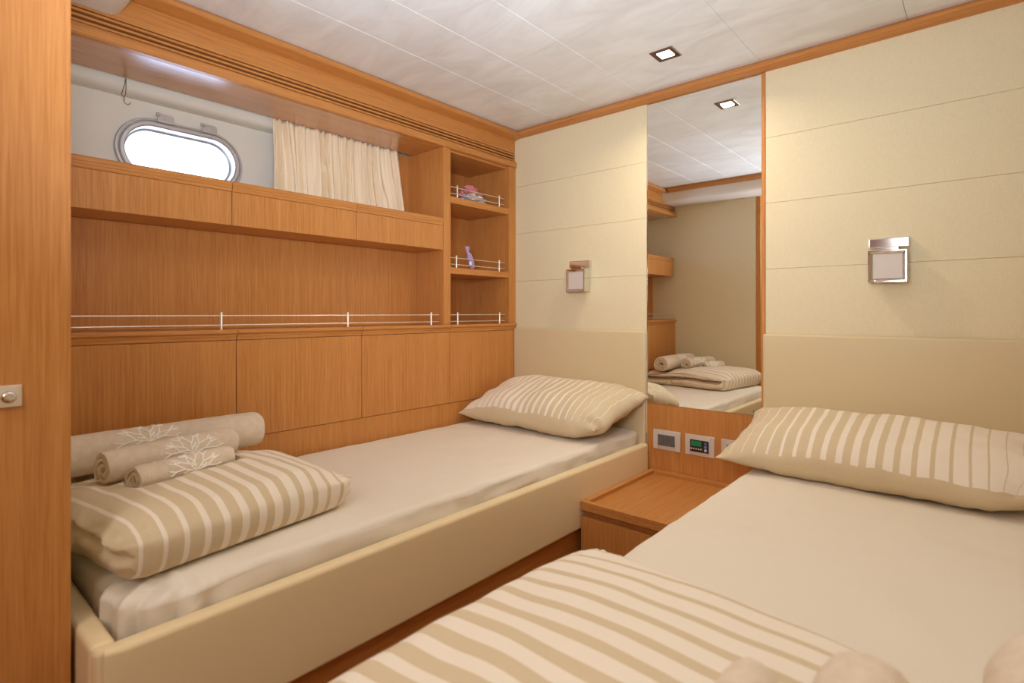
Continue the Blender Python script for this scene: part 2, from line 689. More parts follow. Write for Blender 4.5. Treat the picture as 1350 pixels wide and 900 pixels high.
# soffit over the niche, lip, slotted air grille and fascia
struct('trim_4', box(-2.187, XC - .0155, YF + .002, YB - .001, 1.841, 1.858), WGLOSS)
b = bmesh.new()
prism([(XC - .015, 1.841), (XC + .006, 1.841), (XC + .010, 1.845), (XC + .010, 1.868), (XC + .006, 1.874), (XC - .015, 1.874)], 'y', YF + .002, YB - .001, b)
struct('trim_5', b, WY)
b = bmesh.new()
box(XC - .05, XC - .04, YF + .002, YB - .001, 1.858, 1.93, 0, 2, b)
struct('trim_6', b, SLOT)
b = bmesh.new()
for z in (1.8835, 1.8985, 1.9135):
    box(XC - .039, XC - .002, YF + .002, YB - .001, z - .0036, z + .0036, .0012, 2, b)
struct('trim_7', b, WY)
struct('trim_8', box(XC - .02, XC - .003, YF + .002, YB - .001, 1.9215, ZC - .001, .001), WY)
# cornice: along the hull, the headboard wall and the foot bulkhead
struct('trim_9', prism([(XC - .002, 1.990), (-1.908, 2.000), (-1.902, 2.003), (-1.904, 2.020), (-1.918, ZC - .0005), (XC - .002, ZC - .0005)], 'y', .50, YB - .0015), WY)
struct('trim_10', prism([(YB, 1.997), (2.246, 2.005), (2.240, 2.008), (2.241, 2.020), (2.252, ZC - .0005), (YB, ZC - .0005)], 'x', -1.9015, XR - .001), WX)
struct('trim_11', prism([(.478, 1.9965), (.505, 1.9965), (.508, 2.0), (.508, ZC - .0005), (.478, ZC - .0005)], 'x', XC + .06, XR - .001), WX)
# white padded bulkhead over the foot of the berths
struct('trim_12', prism([(YF + .001, 1.928), (.43, 1.928), (.446, 1.930), (.457, 1.935), (.467, 1.944), (.480, 1.967), (.494, 1.995), (.470, 1.996), (.470, ZC - .001), (YF + .001, ZC - .001)], 'x', XC - .001, XR - .001), BULK, smooth=True)
# panel below the mirror
struct('trim_13', box(MX0 + .0005, MX1 - .0005, YB + .001, YB + .02, 0, .6395, .001), WZ)

# ------------------------------------------------------------------ cabinets along the hull
LOW = [YF + .003, .802, 1.302, 1.794, YB - .0015]
low_names = ['lower hull cabinet at the foot of the left berth, behind the rolled towels',
             'lower hull cabinet, second from the wardrobe, next to the towel pile',
             'lower hull cabinet under the middle and right posts of the long rail',
             'lower hull cabinet in the corner beside the headboard, under the shelf tower']
for i in range(4):
    y0, y1 = LOW[i] + .0012, LOW[i + 1] - .0012
    t = thing('cabinet', low_names[i], 'cabinet', ((XC + XH) / 2, (y0 + y1) / 2, .615), 'lower hull cabinets')
    obj('body', box(XH + .002, XC - .019, y0, y1, .615, .955), WZ, t)
    obj('door', box(XC - .018, XC, y0, y1, .6155, .9545, .0012), WZ, t)
    obj('top', prism([(XH + .002, .956), (XC - .002, .956), (XC, .959), (XC + .001, .966), (XC + .0035, .969), (XC + .004, .974), (XC + .007, .977), (XC + .012, .980), (XC + .013, .988), (XC + .010, .992), (XH + .002, .992)], 'y', y0, y1), WY, t)
UPC = [.272, .787, 1.277, 1.7515]
up_names = ['upper hull cabinet under the porthole, next to the wardrobe',
            'upper hull cabinet in the middle, below the left half of the curtain',
            'upper hull cabinet against the shelf tower, below the end of the curtain']
for i in range(3):
    y0, y1 = UPC[i] + .0012, UPC[i + 1] - .0012
    t = thing('wall_cabinet', up_names[i], 'cabinet', ((XC + XH) / 2, (y0 + y1) / 2, 1.349), 'upper hull cabinets')
    obj('body', box(XH + .024, XC - .019, y0, y1, 1.3495, 1.464), WY, t)
    obj('door', box(XC - .018, XC, y0, y1, 1.349, 1.4635, .0012), WZ, t)
    obj('top', prism([(XH + .024, 1.4645), (XC - .001, 1.4645), (XC + .0005, 1.467), (XC + .001, 1.474), (XC + .003, 1.477), (XC + .004, 1.482), (XC + .006, 1.485), (XC + .007, 1.494), (XC + .004, 1.499), (XH + .024, 1.499)], 'y', y0, y1), WY, t)

# shelf tower
t = thing('shelf_unit', 'tall open wooden shelf tower in the corner beside the curtain', 'shelf', (-2.11, 2.015, .992))
obj('side_panel', box(XH + .001, XC + .002, 1.752, 1.798, .9925, 1.8405, .001), WZ, t)
obj('side_panel', box(XH + .001, XC + .002, 2.226, YB - .0015, .9925, 1.8405, .001), WZ, t)
obj('back_panel', box(XH + .001, XH + .012, 1.7985, 2.2255, .9925, 1.8405), WZ, t)
obj('top_panel', box(XH + .0125, XC - .016, 1.7985, 2.2255, 1.830, 1.8405), WY, t)
for z0, z1 in ((1.581, 1.612), (1.239, 1.269)):
    obj('shelf', box(XH + .0125, XC, 1.7985, 2.2255, z0, z1, .001), WY, t)


# stainless gallery rails
def rail(label, y0, y1, posts, z, x=XC - .004):
    t = thing('gallery_rail', label, 'rail', (x, (y0 + y1) / 2, z), 'stainless gallery rails')
    for dz in (.0155, .0475):
        obj('wire', tube([(x, y0, z + dz), (x, y1, z + dz)], .0020, 8), STEEL, t, smooth=True)
    for y in posts:
        obj('post', lathe([(0, .0042), (.057, .0042), (.059, .0036), (.060, .0018)], (x, y, z), 'z', 14), STEEL, t, smooth=True)


rail('long steel gallery rail with thin wires along the open niche ledge', YF + .003, 1.728, (.754, 1.240, 1.680), .9922)
rail('short steel gallery rail on the top shelf of the corner tower', 1.7995, 2.19, (1.847, 2.152), 1.6122)
rail('short steel gallery rail on the middle shelf, before the lilac sachet', 1.7995, 2.195, (1.84, 2.152), 1.2692)
rail('short steel gallery rail in the empty bottom compartment of the corner tower', 1.7995, 2.195, (1.85, 2.155), .9922)

# ------------------------------------------------------------------ mirror
t = thing('mirror', 'tall frameless wall mirror above the nightstand, between the two headboards', 'mirror', ((MX0 + MX1) / 2, YB, .64))
obj('glass', box(MX0 + .003, MX1 - .0145, YB - .0005, YB + .006, .6405, 1.9955), MIRROR, t)
obj('edge_strip', box(MX0 + .0003, MX0 + .0028, YB - .002, YB + .006, .6405, 1.9955), CHROME, t, )
obj('side_trim', box(MX1 - .0142, MX1 - .0005, YB - .004, YB + .006, .6405, 1.9955, .001), WZ, t)

# ------------------------------------------------------------------ headboards
def headboard(label, x0, x1):
    bm = soft_box(x0, x1, YB - .018, YB - .0003, .30, .967, .0085, (20, 1, 12), 4)
    o = obj('headboard', bm, HEADFAB, origin=((x0 + x1) / 2, YB, .30), smooth=True, angle=60)
    tagit(o, label, 'headboard')


headboard('beige padded headboard behind the left pillow, beside the wood cabinets', XC + .0005, MX0 - .001)
headboard('beige padded headboard behind the right pillow, under the right wall lamp', MX1 - .006, XR - .001)

# ------------------------------------------------------------------ beds
def bed(label, xo, xi, xfar, sgn, foot):
    """xo outer face of side rail, xi its inner face, xfar the far (wall) side"""
    t = thing('bed', label, 'bed', ((xo + xfar) / 2, (foot + YB) / 2, 0))
    rc = .036
    cx, cy = xo + sgn * rc, foot + rc

    def fn(p):
        q = Vector(p)
        dx, dy = (p.x - cx) * -sgn, cy - p.y
        if dx > 0 and dy > 0:
            m, l = max(dx, dy), math.hypot(dx, dy)
            q.x = cx - sgn * dx * m / l
            q.y = cy - dy * m / l
        return q
    a, c = sorted((xo, xi))
    obj('side_rail', soft_box(a, c, foot, YB - .0188, .238, .463, .012, (6, 60, 6), 5, fn), RAILFAB, t, smooth=True, angle=60)
    a, c = sorted((xi, xfar))
    obj('foot_rail', soft_box(a, c, foot, foot + .04, .238, .463, .012, (20, 2, 6), 4), RAILFAB, t, smooth=True, angle=60)
    p = xo + sgn * .022
    a, c = sorted((p, xfar))
    obj('plinth', box(a, c, foot + .025, YB - .02, 0, .2375), WDARK, t)
    return t


def mattress(parent, x0, x1, y0, y1, z0, z1, edge):
    """edge = +1 when the free side faces +x"""
    RC = .085
    cx, cy = (x1 - RC if edge > 0 else x0 + RC), y0 + RC

    def fn(p):
        q = Vector(p)
        top = sstep(z1 - .05, z1, p.z)
        xe = (x1 - p.x) if edge > 0 else (p.x - x0)
        side = 1 - sstep(0, .05, xe)
        dx, dy = (p.x - cx) * edge, cy - p.y
        if dx > 0 and dy > 0:                      # rounded corner at the foot
            m, l = max(dx, dy), math.hypot(dx, dy)
            q.x = cx + edge * dx * m / l
            q.y = cy - dy * m / l
        q.z += top * (.0035 * fbm((p.x, p.y, 0), 5) + .002 * fbm((p.x, p.y * .5, 3), 18))
        q.z -= top * .003 * (1 - sstep(0, .10, xe)) ** 2
        w = .010 * fbm((p.x * 2, p.y * 2.6, p.z * 16), 3) + .005 * math.sin(p.z * 70 + 9 * fbm((0, p.y, p.z), 2))
        q.x += edge * side * w * (1 - top) * sstep(0, .2, p.y - y0)
        # sheet gathered in pleats round the corner
        d = math.hypot(max(dx, -.25), max(dy, -.25))
        vx, vy = (q.x - cx) * edge + .06, cy - q.y + .06
        l = math.hypot(vx, vy)
        ang = math.atan2(vy, vx)
        g = sstep(.03, .12, l) * sstep(-.5, .05, ang) * (1 - sstep(1.5, 2.0, ang))
        pl = g * .0075 * (math.sin(ang * 15 + 2.5 * fbm((q.x, q.y, q.z), 7)) + .5 * math.sin(ang * 29 + 1))
        q.x += edge * pl * vx / l
        q.y -= pl * vy / l
        q.z += top * pl * .7 - g * .012 * top * sstep(.05, .14, l)
        return q
    bm = soft_box(x0, x1, y0, y1, z0, z1, .02, (60, 150, 10), 6, fn)
    obj('mattress', bm, SHEET, parent, smooth=True, angle=80)


MT = .515
t = bed('left berth with beige upholstered rail and white sheeted mattress, along the wooden cabinets', -1.145, -1.183, XC + .004, -1, .238)
mattress(t, XC + .006, -1.192, .286, YB - .022, .24, MT, 1)
t = bed('right berth in the foreground, a white sheeted mattress under the striped duvet', -.662, -.628, .42, 1, .238)
mattress(t, -.618, .415, .286, YB - .022, .24, MT, -1)

# ------------------------------------------------------------------ pillows
def pillow(label, center, length, width, thick, tilt, yaw, mat, xlo, xhi, seed, blunt=0):
    nu, nv = 84, 48
    b = bmesh.new()
    uvl = b.loops.layers.uv.new('UVMap')
    R = Euler((tilt, 0, yaw)).to_matrix()
    org = Vector(center)

    def P(u, v, side):
        pu = 1 - abs(u) ** 2
        pv = 1 - abs(v) ** 2
        x = length / 2 * u * (1 - .075 * pv * abs(u) ** 2)
        y = width / 2 * v * (1 - .09 * pu * abs(v) ** 2)
        e = max(0, (1 - abs(u) ** 3.4)) ** .56 * max(0, (1 - abs(v) ** 2.8)) ** .52
        z = side * thick / 2 * e
        if side < 0:
            z *= .8
        tuck = sstep(.55, 1, u * blunt) * sstep(.5, 1, -v)
        x -= blunt * .050 * tuck
        y += .045 * tuck
        w = fbm((x * 2 + seed, y * 2, side), 4, 2) * .012 * e ** .5
        edge = 1 - sstep(.55, 1, 1 - max(abs(u), 0) ** 3) * 1
        w += math.sin((v * 16 + 3 * fbm((u * 3, v * 2, seed), 1.3))) * .006 * sstep(.72, .93, abs(u)) * e ** .4
        w += math.sin((u * 40 + 4 * fbm((u * 2, v * 3, seed), 1.2))) * .0025 * sstep(.6, .9, abs(v)) * e ** .5
        z += w
        q = R @ Vector((x, y, z)) + org
        q.z = max(q.z, MT + .005)
        q.y = min(q.y, YB - .0195)
        q.x = min(max(q.x, xlo), xhi)
        return q
    us = [math.sin(PI / 2 * (2 * i / nu - 1)) * .55 + (2 * i / nu - 1) * .45 for i in range(nu + 1)]
    vs = [math.sin(PI / 2 * (2 * j / nv - 1)) * .55 + (2 * j / nv - 1) * .45 for j in range(nv + 1)]
    top = [[b.verts.new(P(u, v, 1)) for v in vs] for u in us]
    bot = [[top[i][j] if i in (0, nu) or j in (0, nv) else b.verts.new(P(us[i], vs[j], -1)) for j in range(nv + 1)] for i in range(nu + 1)]
    for g, sgn in ((top, 1), (bot, -1)):
        for i in range(nu):
            for j in range(nv):
                idx = [(i, j), (i + 1, j), (i + 1, j + 1), (i, j + 1)]
                vv = [g[a][c] for a, c in idx]
                if len(set(vv)) < 4:
                    continue
                try:
                    f = b.faces.new(vv)
                except ValueError:
                    continue
                for lp, (a, c) in zip(f.loops, idx):
                    lp[uvl].uv = (us[a] * length / 2, vs[c] + .925 if sgn > 0 else -.5)
    o = obj('pillow', b, mat, origin=(center[0], center[1], MT), smooth=True, angle=75)
    tagit(o, label, 'pillow', 'striped pillows against the headboards')


PL = striped('pillow_stripe_fading_right', .037, -.36, .30, 1.0, .06)
PR = striped('pillow_stripe_fading_left', .040, -.36, .34, .06, .96)
pillow('striped pillow on the left berth beside the wooden cabinets', (-1.540, 2.060, .618), .80, .46, .20, math.radians(14), 0, PL, XC + .008, -1.10, 3, 1)
pillow('striped pillow on the right berth under the right wall lamp', (-.262, 2.075, .606), .88, .42, .175, math.radians(15), math.radians(-1), PR, -2, .3, 11, 1)

# rolled towels lie on the duvets: x, y0, y1, z, radius, yaw
TOWELS = [(-1.805, .275, .808, .668, .066, math.radians(-1)), (-1.638, .345, .675, .672, .050, math.radians(11)),
          (-1.535, .385, .627, .656, .0375, math.radians(12)), (-.170, .33, .580, .669, .037, math.radians(2)),
          (-.078, .27, .61, .688, .050, math.radians(1)), (.060, .17, .70, .702, .066, 0)]
# ------------------------------------------------------------------ folded duvets
def duvet(label, center, sx_, sy_, h, yaw, mat, aisle, seed, sag, foot_end, phase=0, layers=True, shear=0):
    """sx_ across the berth, sy_ along it; stripes run across; aisle = side with the big fold"""
    def fn(p):
        q = Vector(p)
        rx, ry, rz = p.x / (sx_ / 2), p.y / (sy_ / 2), p.z / h
        q.y -= shear * (p.x + sx_ / 2) * sstep(-1, 1, ry)
        top = sstep(.55, 1, rz)
        # pillowy crown and lazy waves
        q.z += top * (.014 * (1 - rx * rx) * (1 - ry * ry) + .010 * fbm((p.x + seed, p.y, 0), 5, 2) - .016 * abs(rx) ** 4 - .012 * abs(ry) ** 4)
        q.z -= top * sag * sstep(-.16, .22, -p.x * aisle)
        # the far corner on the aisle side thins out
        q.z -= top * .022 * sstep(.45, 1, ry * foot_end) * sstep(.1, 1, rx * aisle)
        # layered ends: a groove between the folded layers
        end = sstep(.80, 1, ry) if layers else 0
        gl = math.exp(-((rz - .47 - .05 * math.sin(p.x * 9)) / .085) ** 2)
        keep = 1 - sstep(.72, .95, rx * aisle)
        q.y -= math.copysign(1, ry) * end * gl * .075 * keep
        q.z += end * (.006 * math.sin(p.x * 14 + 2) + .004 * fbm((p.x, p.z, seed), 25, 2))
        low = 1 - sstep(.40, .5, rz)
        q.y -= math.copysign(1, ry) * end * low * .035 * math.exp(-((p.x + aisle * .10) / .016) ** 2)
        gl2 = math.exp(-((rz - .76 + .04 * math.sin(p.x * 13)) / .05) ** 2)
        q.y -= math.copysign(1, ry) * end * gl2 * .010 * keep
        # side bulge
        sd = sstep(.82, 1, abs(rx))
        q.x += math.copysign(1, rx) * sd * (.010 * fbm((p.y, p.z, seed), 7, 2) - .004)
        # small creases towards the corners
        c = sstep(.7, 1, abs(ry)) * sstep(.5, 1, abs(rx))
        q += Vector((.006, .006, .007)) * c * fbm((p.x * 9, p.y * 9, p.z * 9 + seed), 3, 3)
        fe = sstep(.84, 1, -ry)
        q.y += fe * (.010 * fbm((p.x * 6, p.z * 9, seed), 2.0, 3) + .010 * math.exp(-((rz - .5 - .1 * math.sin(p.x * 11)) / .1) ** 2))
        q.z += fe * .004 * math.sin(p.x * 45 + p.z * 30)
        return q
    bm = soft_box(-sx_ / 2, sx_ / 2, -sy_ / 2, sy_ / 2, 0, h, h * .48, (50, 60, 4), 12, fn)
    uvl = bm.loops.layers.uv.new('UVMap')
    for f in bm.faces:
        for lp in f.loops:
            lp[uvl].uv = (lp.vert.co.y + phase, .5)
    R = Matrix.Rotation(yaw, 4, 'Z')
    for v in bm.verts:
        w = R @ v.co
        w.z = max(w.z, .005)
        v.co = Vector(center) + w
        for tx, ty0, ty1, tz, tr, tyaw in TOWELS:
            ca, sa = math.cos(tyaw), math.sin(tyaw)
            ex, ey = v.co.x - tx, v.co.y - (ty0 + ty1) / 2
            dx_, dy_ = ex * ca + ey * sa, -ex * sa + ey * ca
            rr = tr + .004
            if abs(dy_) < (ty1 - ty0) / 2 + .012 and abs(dx_) < rr and v.co.z > MT + .03:
                v.co.z = min(v.co.z, tz - math.sqrt(rr * rr - dx_ * dx_) * .97)
        v.co.x = max(v.co.x, XC + .012)
        v.co.y = max(v.co.y, YF + .006)
    o = obj('duvet', bm, mat, origin=center, smooth=True, angle=80)
    tagit(o, label, 'duvet', 'folded striped duvets')


DL = striped('duvet_stripe_foot_to_head', .041, -.27, .29, .13, .80)
DR = striped('duvet_stripe_head_to_foot', .047, -.45, .31, .20, .84)
duvet('folded striped duvet under the three embroidered towels on the left berth', (-1.612, .535, MT), .70, .58, .128, math.radians(8), DL, 1, 2.5, .028, 1, .011)
duvet('folded striped duvet at the foot of the right foreground berth', (-.19, .575, MT), .84, .66, .118, math.radians(-2), DR, -1, 8.1, .004, 0, 0, False, .13)

# ------------------------------------------------------------------ rolled towels
def branch(pts, p, ang, ln, depth, rnd):
    q = (p[0] + ln * math.sin(ang), p[1] + ln * math.cos(ang))
    m = (p[0] + ln * .5 * math.sin(ang + rnd.uniform(-.15, .15)), p[1] + ln * .5 * math.cos(ang))
    pts.append([p, m, q])
    if depth:
        for s in (-1, 1):
            branch(pts, q, ang + s * rnd.uniform(.35, .62), ln * rnd.uniform(.7, .9), depth - 1, rnd)
        if depth > 1:
            branch(pts, m, ang + rnd.choice((-1, 1)) * rnd.uniform(.6, .8), ln * .6, depth - 2, rnd)


def towel(label, x, y0, y1, z, R0, turns, yaw, face, group, seed, coral=None, flip=False):
    """rolled towel, axis along y; face = angle where the embroidery sits"""
    rnd = random.Random(seed)
    L = y1 - y0
    th = R0 / (turns + .35) * .93
    n = int(turns * 30)
    prof = []
    a_end = rnd.uniform(3.6, 4.0)
    for i in range(n + 1):
        f = i / n
        a = a_end - (turns * 2 * PI) * (1 - f)
        r = (R0 - th / 2) * (.16 + .84 * f ** .9)
        prof.append((a, r))
    nl = 34
    b = bmesh.new()
    rows = []
    for j in range(nl + 1):
        s = j / nl
        yy = -L / 2 + L * s
        ed = min(s, 1 - s) * L
        tt = th * (.82 + .18 * sstep(0, .016, ed))
        rg = 1 - .05 * (1 - sstep(0, .02, ed))
        o_, i_ = [], []
        for (a, r) in prof:
            k = 1 + .03 * fbm((math.cos(a), yy * 7 + seed, math.sin(a)), 1.6, 2)
            sq = 1 - .10 * max(0, -math.sin(a)) ** 3
            for lst, rr in ((o_, r + tt / 2 * .74), (i_, r - tt / 2 * .74)):
                yo = .006 * fbm((a, r * 30, seed), .8, 2) * (2 * s - 1)
                lst.append(b.verts.new(((rr * k * rg) * math.cos(a), yy + yo, (rr * k * rg * sq) * math.sin(a))))
        rows.append((o_, i_))
    for j in range(nl):
        for w in (0, 1):
            A, B_ = rows[j][w], rows[j + 1][w]
            for i in range(n):
                b.faces.new((A[i], A[i + 1], B_[i + 1], B_[i]))
        for i in (0, n):
            b.faces.new((rows[j][0][i], rows[j + 1][0][i], rows[j + 1][1][i], rows[j][1][i]))
    for j in (0, nl):
        for i in range(n):
            b.faces.new((rows[j][0][i], rows[j][0][i + 1], rows[j][1][i + 1], rows[j][1][i]))
    loc = Vector((x, (y0 + y1) / 2, z))
    o = obj('rolled_towel', b, TERRY, smooth=True, angle=60)
    o.location = loc
    o.rotation_euler = (0, 0, yaw)
    tagit(o, label, 'towel', group)
    if coral:
        pts = []
        sc, off = coral
        for a0 in (-1.25, -.62, 0.0, .62, 1.25):
            branch(pts, (off, -.012 * sc), a0 + rnd.uniform(-.1, .1), .019 * sc, 2, rnd)
        e = bmesh.new()
        for poly in pts:
            line = []
            for k in range(7):
                f = k / 6 * 2
                i = min(int(f), 1)
                g = f - i
                s = poly[i][0] * (1 - g) + poly[i + 1][0] * g
                v = poly[i][1] * (1 - g) + poly[i + 1][1] * g
                a = face + v / R0
                f_ = 1 - ((a_end - a) % (2 * PI)) / (turns * 2 * PI)
                rr = (R0 - th / 2) * (.16 + .84 * f_ ** .9) + th / 2 * .74 + .0002
                kk = 1 + .03 * fbm((math.cos(a), s * 7 + seed, math.sin(a)), 1.6, 2)
                line.append((rr * kk * math.cos(a), s, rr * kk * math.sin(a)))
            tube(line, .0021, 6, e)
        c = obj('embroidery', e, THREAD, smooth=True)
        c.parent = o
        c['label'] = 'white coral branch embroidery'
    return o


G1 = 'rolled towels on the left berth'
towel('largest rolled beige towel at the back of the left pile, against the wood cabinets', -1.805, .275, .808, .668, .066, 3.2, math.radians(-1), .75, G1, 5, (1.8, -.05))
towel('middle rolled beige towel of the left pile, with its coiled end showing', -1.638, .345, .675, .672, .050, 2.6, math.radians(11), .45, G1, 6, (1.8, .03))
towel('smallest rolled beige towel at the front of the left pile', -1.535, .385, .627, .656, .0375, 2.3, math.radians(12), .35, G1, 8, (1.6, .01))
G2 = 'rolled towels on the right berth'
towel('smallest rolled towel on the right duvet, leftmost at the bottom of the photo', -.170, .33, .580, .669, .037, 2.3, math.radians(2), 1.9, G2, 15)
towel('middle rolled towel on the right duvet, between the small and large rolls', -.078, .27, .61, .688, .050, 2.6, math.radians(1), 1.9, G2, 16)
towel('largest rolled towel on the right duvet, at the right bottom corner', .060, .17, .70, .702, .066, 3.2, 0, 1.9, G2, 17)

# ------------------------------------------------------------------ nightstand
NX0, NX1, NY0 = -1.1435, -.6635, 1.708
t = thing('nightstand', 'low wooden nightstand with tray top between the two berths', 'nightstand', ((NX0 + NX1) / 2, (NY0 + YB) / 2, 0))
obj('body', box(NX0 + .004, NX1 - .004, NY0 + .03, YB - .001, 0, .3155), WZ, t)
tb = box(NX0, NX1, NY0, YB - .0005, .316, .333, .001)
lip = .024
for args in ((NX0, NX1, NY0, NY0 + lip), (NX0, NX1, YB - lip, YB - .0005), (NX0, NX0 + lip, NY0 + lip, YB - lip), (NX1 - lip, NX1, NY0 + lip, YB - lip)):
    box(*args, .3331, .348, .0015, 2, tb)
obj('tray_top', tb, WY, t)
obj('drawer', box(NX0 + .001, NX1 - .001, NY0 + .004, NY0 + .029, .05, .291, .0015), WZ, t)

# ------------------------------------------------------------------ switch plates
def plate(label, xc, kind):
    z0, z1, w = .441, .529, .128
    zc = (z0 + z1) / 2
    t = thing('switch_plate', label, 'switch', (xc, YB, zc), 'switch plates below the mirror')
    obj('frame', box(xc - w / 2, xc + w / 2, YB - .008, YB + .0008, z0, z1, .003), PLATE, t, smooth=True)
    obj('side_cap', box(xc - w / 2 + .002, xc - .043, YB - .0095, YB - .0081, z0 + .002, z1 - .002, .0005), PLATE, t)
    obj('side_cap', box(xc + .043, xc + w / 2 - .002, YB - .0095, YB - .0081, z0 + .002, z1 - .002, .0005), PLATE, t)
    if kind == 'rocker':
        for k in (-1, 0, 1):
            obj('rocker', box(xc + k * .0265 - .0128, xc + k * .0265 + .0128, YB - .0125, YB - .0081, zc - .024, zc + .024, .0015), ROCKER, t)
    else:
        p = obj('display_panel', box(xc - .040, xc + .040, YB - .011, YB - .0081, zc - .027, zc + .024, .001), BLACKP, t)
        obj('screen', box(xc - .034, xc + .008, YB - .0118, YB - .0111, zc - .002, zc + .019, .0003), GREEN, p)
        digits = bmesh.new()
        for k in range(4):
            dx = xc - .026 + k * .008
            for zz in (.002, .0085, .015):
                box(dx, dx + .0045, YB - .0122, YB - .0119, zc + zz - .0006, zc + zz + .0006, 0, 2, digits)
            for xx in (0, .0042):
                box(dx + xx - .0004, dx + xx + .0004, YB - .0122, YB - .0119, zc + .002, zc + .015, 0, 2, digits)
        obj('digits', digits, BLACKP, p)
        for k in range(5):
            obj('button', lathe([(0, .0034), (-.0015, .0034), (-.002, .0025)], (xc - .034 + k * .0105, YB - .011, zc - .014), 'y', 12), PLATE, p)
        for dz, m_ in ((.012, ROCKER), (-.002, BLUEB), (-.016, PLATE)):
            obj('button', lathe([(0, .0062), (-.0015, .0062), (-.002, .005)], (xc + .027, YB - .011, zc + dz), 'y', 14), m_, p)


plate('switch plate with three grey rockers, beside the left berth rail', -1.066, 'rocker')
plate('control plate with green display and buttons, between two switch plates', -.917, 'display')
plate('switch plate half hidden behind the tip of the right pillow', -.762, 'rocker')

# ------------------------------------------------------------------ wall lamps
def sconce(label, xc):
    t = thing('wall_lamp', label, 'lamp', (xc, YB, 1.23), 'square chrome wall lamps')
    obj('wall_plate', box(xc - .058, xc + .058, YB - .026, YB - .0003, 1.273, 1.306, .003), CHROME, t)
    obj('arm', box(xc - .03, xc + .03, YB - .05, YB - .012, 1.262, 1.2725, .001), CHROME, t)
    # square shade: chrome frame with bevelled inner edge
    y0, y1, z0, z1, hw = YB - .062, YB - .018, 1.152, 1.262, .055
    fb = bmesh.new()
    zc = (z0 + z1) / 2
    hz = (z1 - z0) / 2
    loops = []
    for d, y in ((0, y1), (0, y0 + .002), (.002, y0), (.005, y0), (.012, y0 + .007), (.012, y1)):
        loops.append([fb.verts.new((xc + sx_ * (hw - d), y, zc + sz_ * (hz - d))) for sx_, sz_ in ((-1, -1), (1, -1), (1, 1), (-1, 1))])
    for i in range(len(loops)):
        A, B_ = loops[i], loops[(i + 1) % len(loops)]
        for k in range(4):
            fb.faces.new((A[k], A[(k + 1) % 4], B_[(k + 1) % 4], B_[k]))
    obj('shade_frame', fb, CHROME, t)
    obj('diffuser', box(xc - hw + .0125, xc + hw - .0125, y0 + .005, y1 - .002, z0 + .0125, z1 - .0125, .002), FROST, t)
    obj('back_plate', box(xc - .04, xc + .04, y1 + .0005, YB - .0003, z0 + .02, z1 - .02), CHROME, t)


sconce('square chrome wall lamp above the left pillow, left of the mirror', -1.516)
sconce('square chrome wall lamp above the right pillow, right of the mirror', -.250)

# ------------------------------------------------------------------ ceiling downlights
def downlight(label, x, y, power):
    t = thing('ceiling_light', label, 'lamp', (x, y, ZC), None)
    fb = bmesh.new()
    loops = []
    for h, z in ((.045, ZC - .0002), (.045, ZC - .003), (.043, ZC - .005), (.030, ZC - .004), (.025, ZC - .0015), (.025, ZC - .0002)):
        loops.append([fb.verts.new((x + a * h, y + c * h, z)) for a, c in ((-1, -1), (1, -1), (1, 1), (-1, 1))])
    for i in range(len(loops)):
        A, B_ = loops[i], loops[(i + 1) % len(loops)]
        for k in range(4):
            fb.faces.new((A[k], A[(k + 1) % 4], B_[(k + 1) % 4], B_[k]))
    obj('frame', fb, BRONZE, t)
    obj('lens', box(x - .0245, x + .0245, y - .0245, y + .0245, ZC - .0046, ZC - .0004), LAMP, t)
    area('downlight_beam', (x, y, ZC - .0075), (0, 0, 0), .045, power, (1, .86, .66), math.radians(150))


downlight('square recessed ceiling downlight lit in front of the mirror', -.919, 1.952, 6)
downlight('unseen square ceiling downlight added as fill above the right berth', -.30, .80, 1.8)  # extra downlight out of view, added to brighten the foot wall
downlight('unseen square ceiling downlight added as fill in the entry by the wardrobe', -.75, -.45, 4)  # another added downlight out of view, fill from the entry side

# ------------------------------------------------------------------ curtain
def curtain():
    b = bmesh.new()
    ny, nz = 260, 30
    x0, zt, zb = -2.186, 1.8405, 1.503
    rnd = random.Random(4)
    ph = [(rnd.uniform(0, 6), rnd.uniform(.7, 1.3)) for _ in range(6)]
    grid = []
    for i in range(ny + 1):
        s = i / ny
        row = []
        for j in range(nz + 1):
            v = j / nz
            y = 1.040 + s * (.630 + .05 * v ** 1.5 * s) + .008 * v * (1 - s) + .008 * fbm((s * 8, v * .5, 1), 1.4, 2) * v
            z = zt + (zb - zt) * v
            w = s * 16 + 1.1 * fbm((s * 3, v * .22, 0), 1.5, 2)
            x = x0 + .016 * math.copysign(abs(math.sin(2 * PI * w)) ** .7, math.sin(2 * PI * w)) * (.55 + .45 * v) + .006 * math.sin(2 * PI * (w * 2.3 + ph[0][0])) * (.5 + .5 * (1 - v)) \
                + .006 * fbm((s * 20, v * .9, 5), 1.5, 3)
            row.append(b.verts.new((max(x, XH + .066), y, z)))
        grid.append(row)
    for i in range(ny):
        for j in range(nz):
            b.faces.new((grid[i][j], grid[i + 1][j], grid[i + 1][j + 1], grid[i][j + 1]))
    o = obj('curtain', b, CURT, origin=(x0, 1.38, zt), smooth=True, angle=80)
    md = o.modifiers.new('thickness', 'SOLIDIFY')
    md.thickness = .0012
    tagit(o, 'short gathered cream curtain drawn aside of the porthole', 'curtain')


curtain()

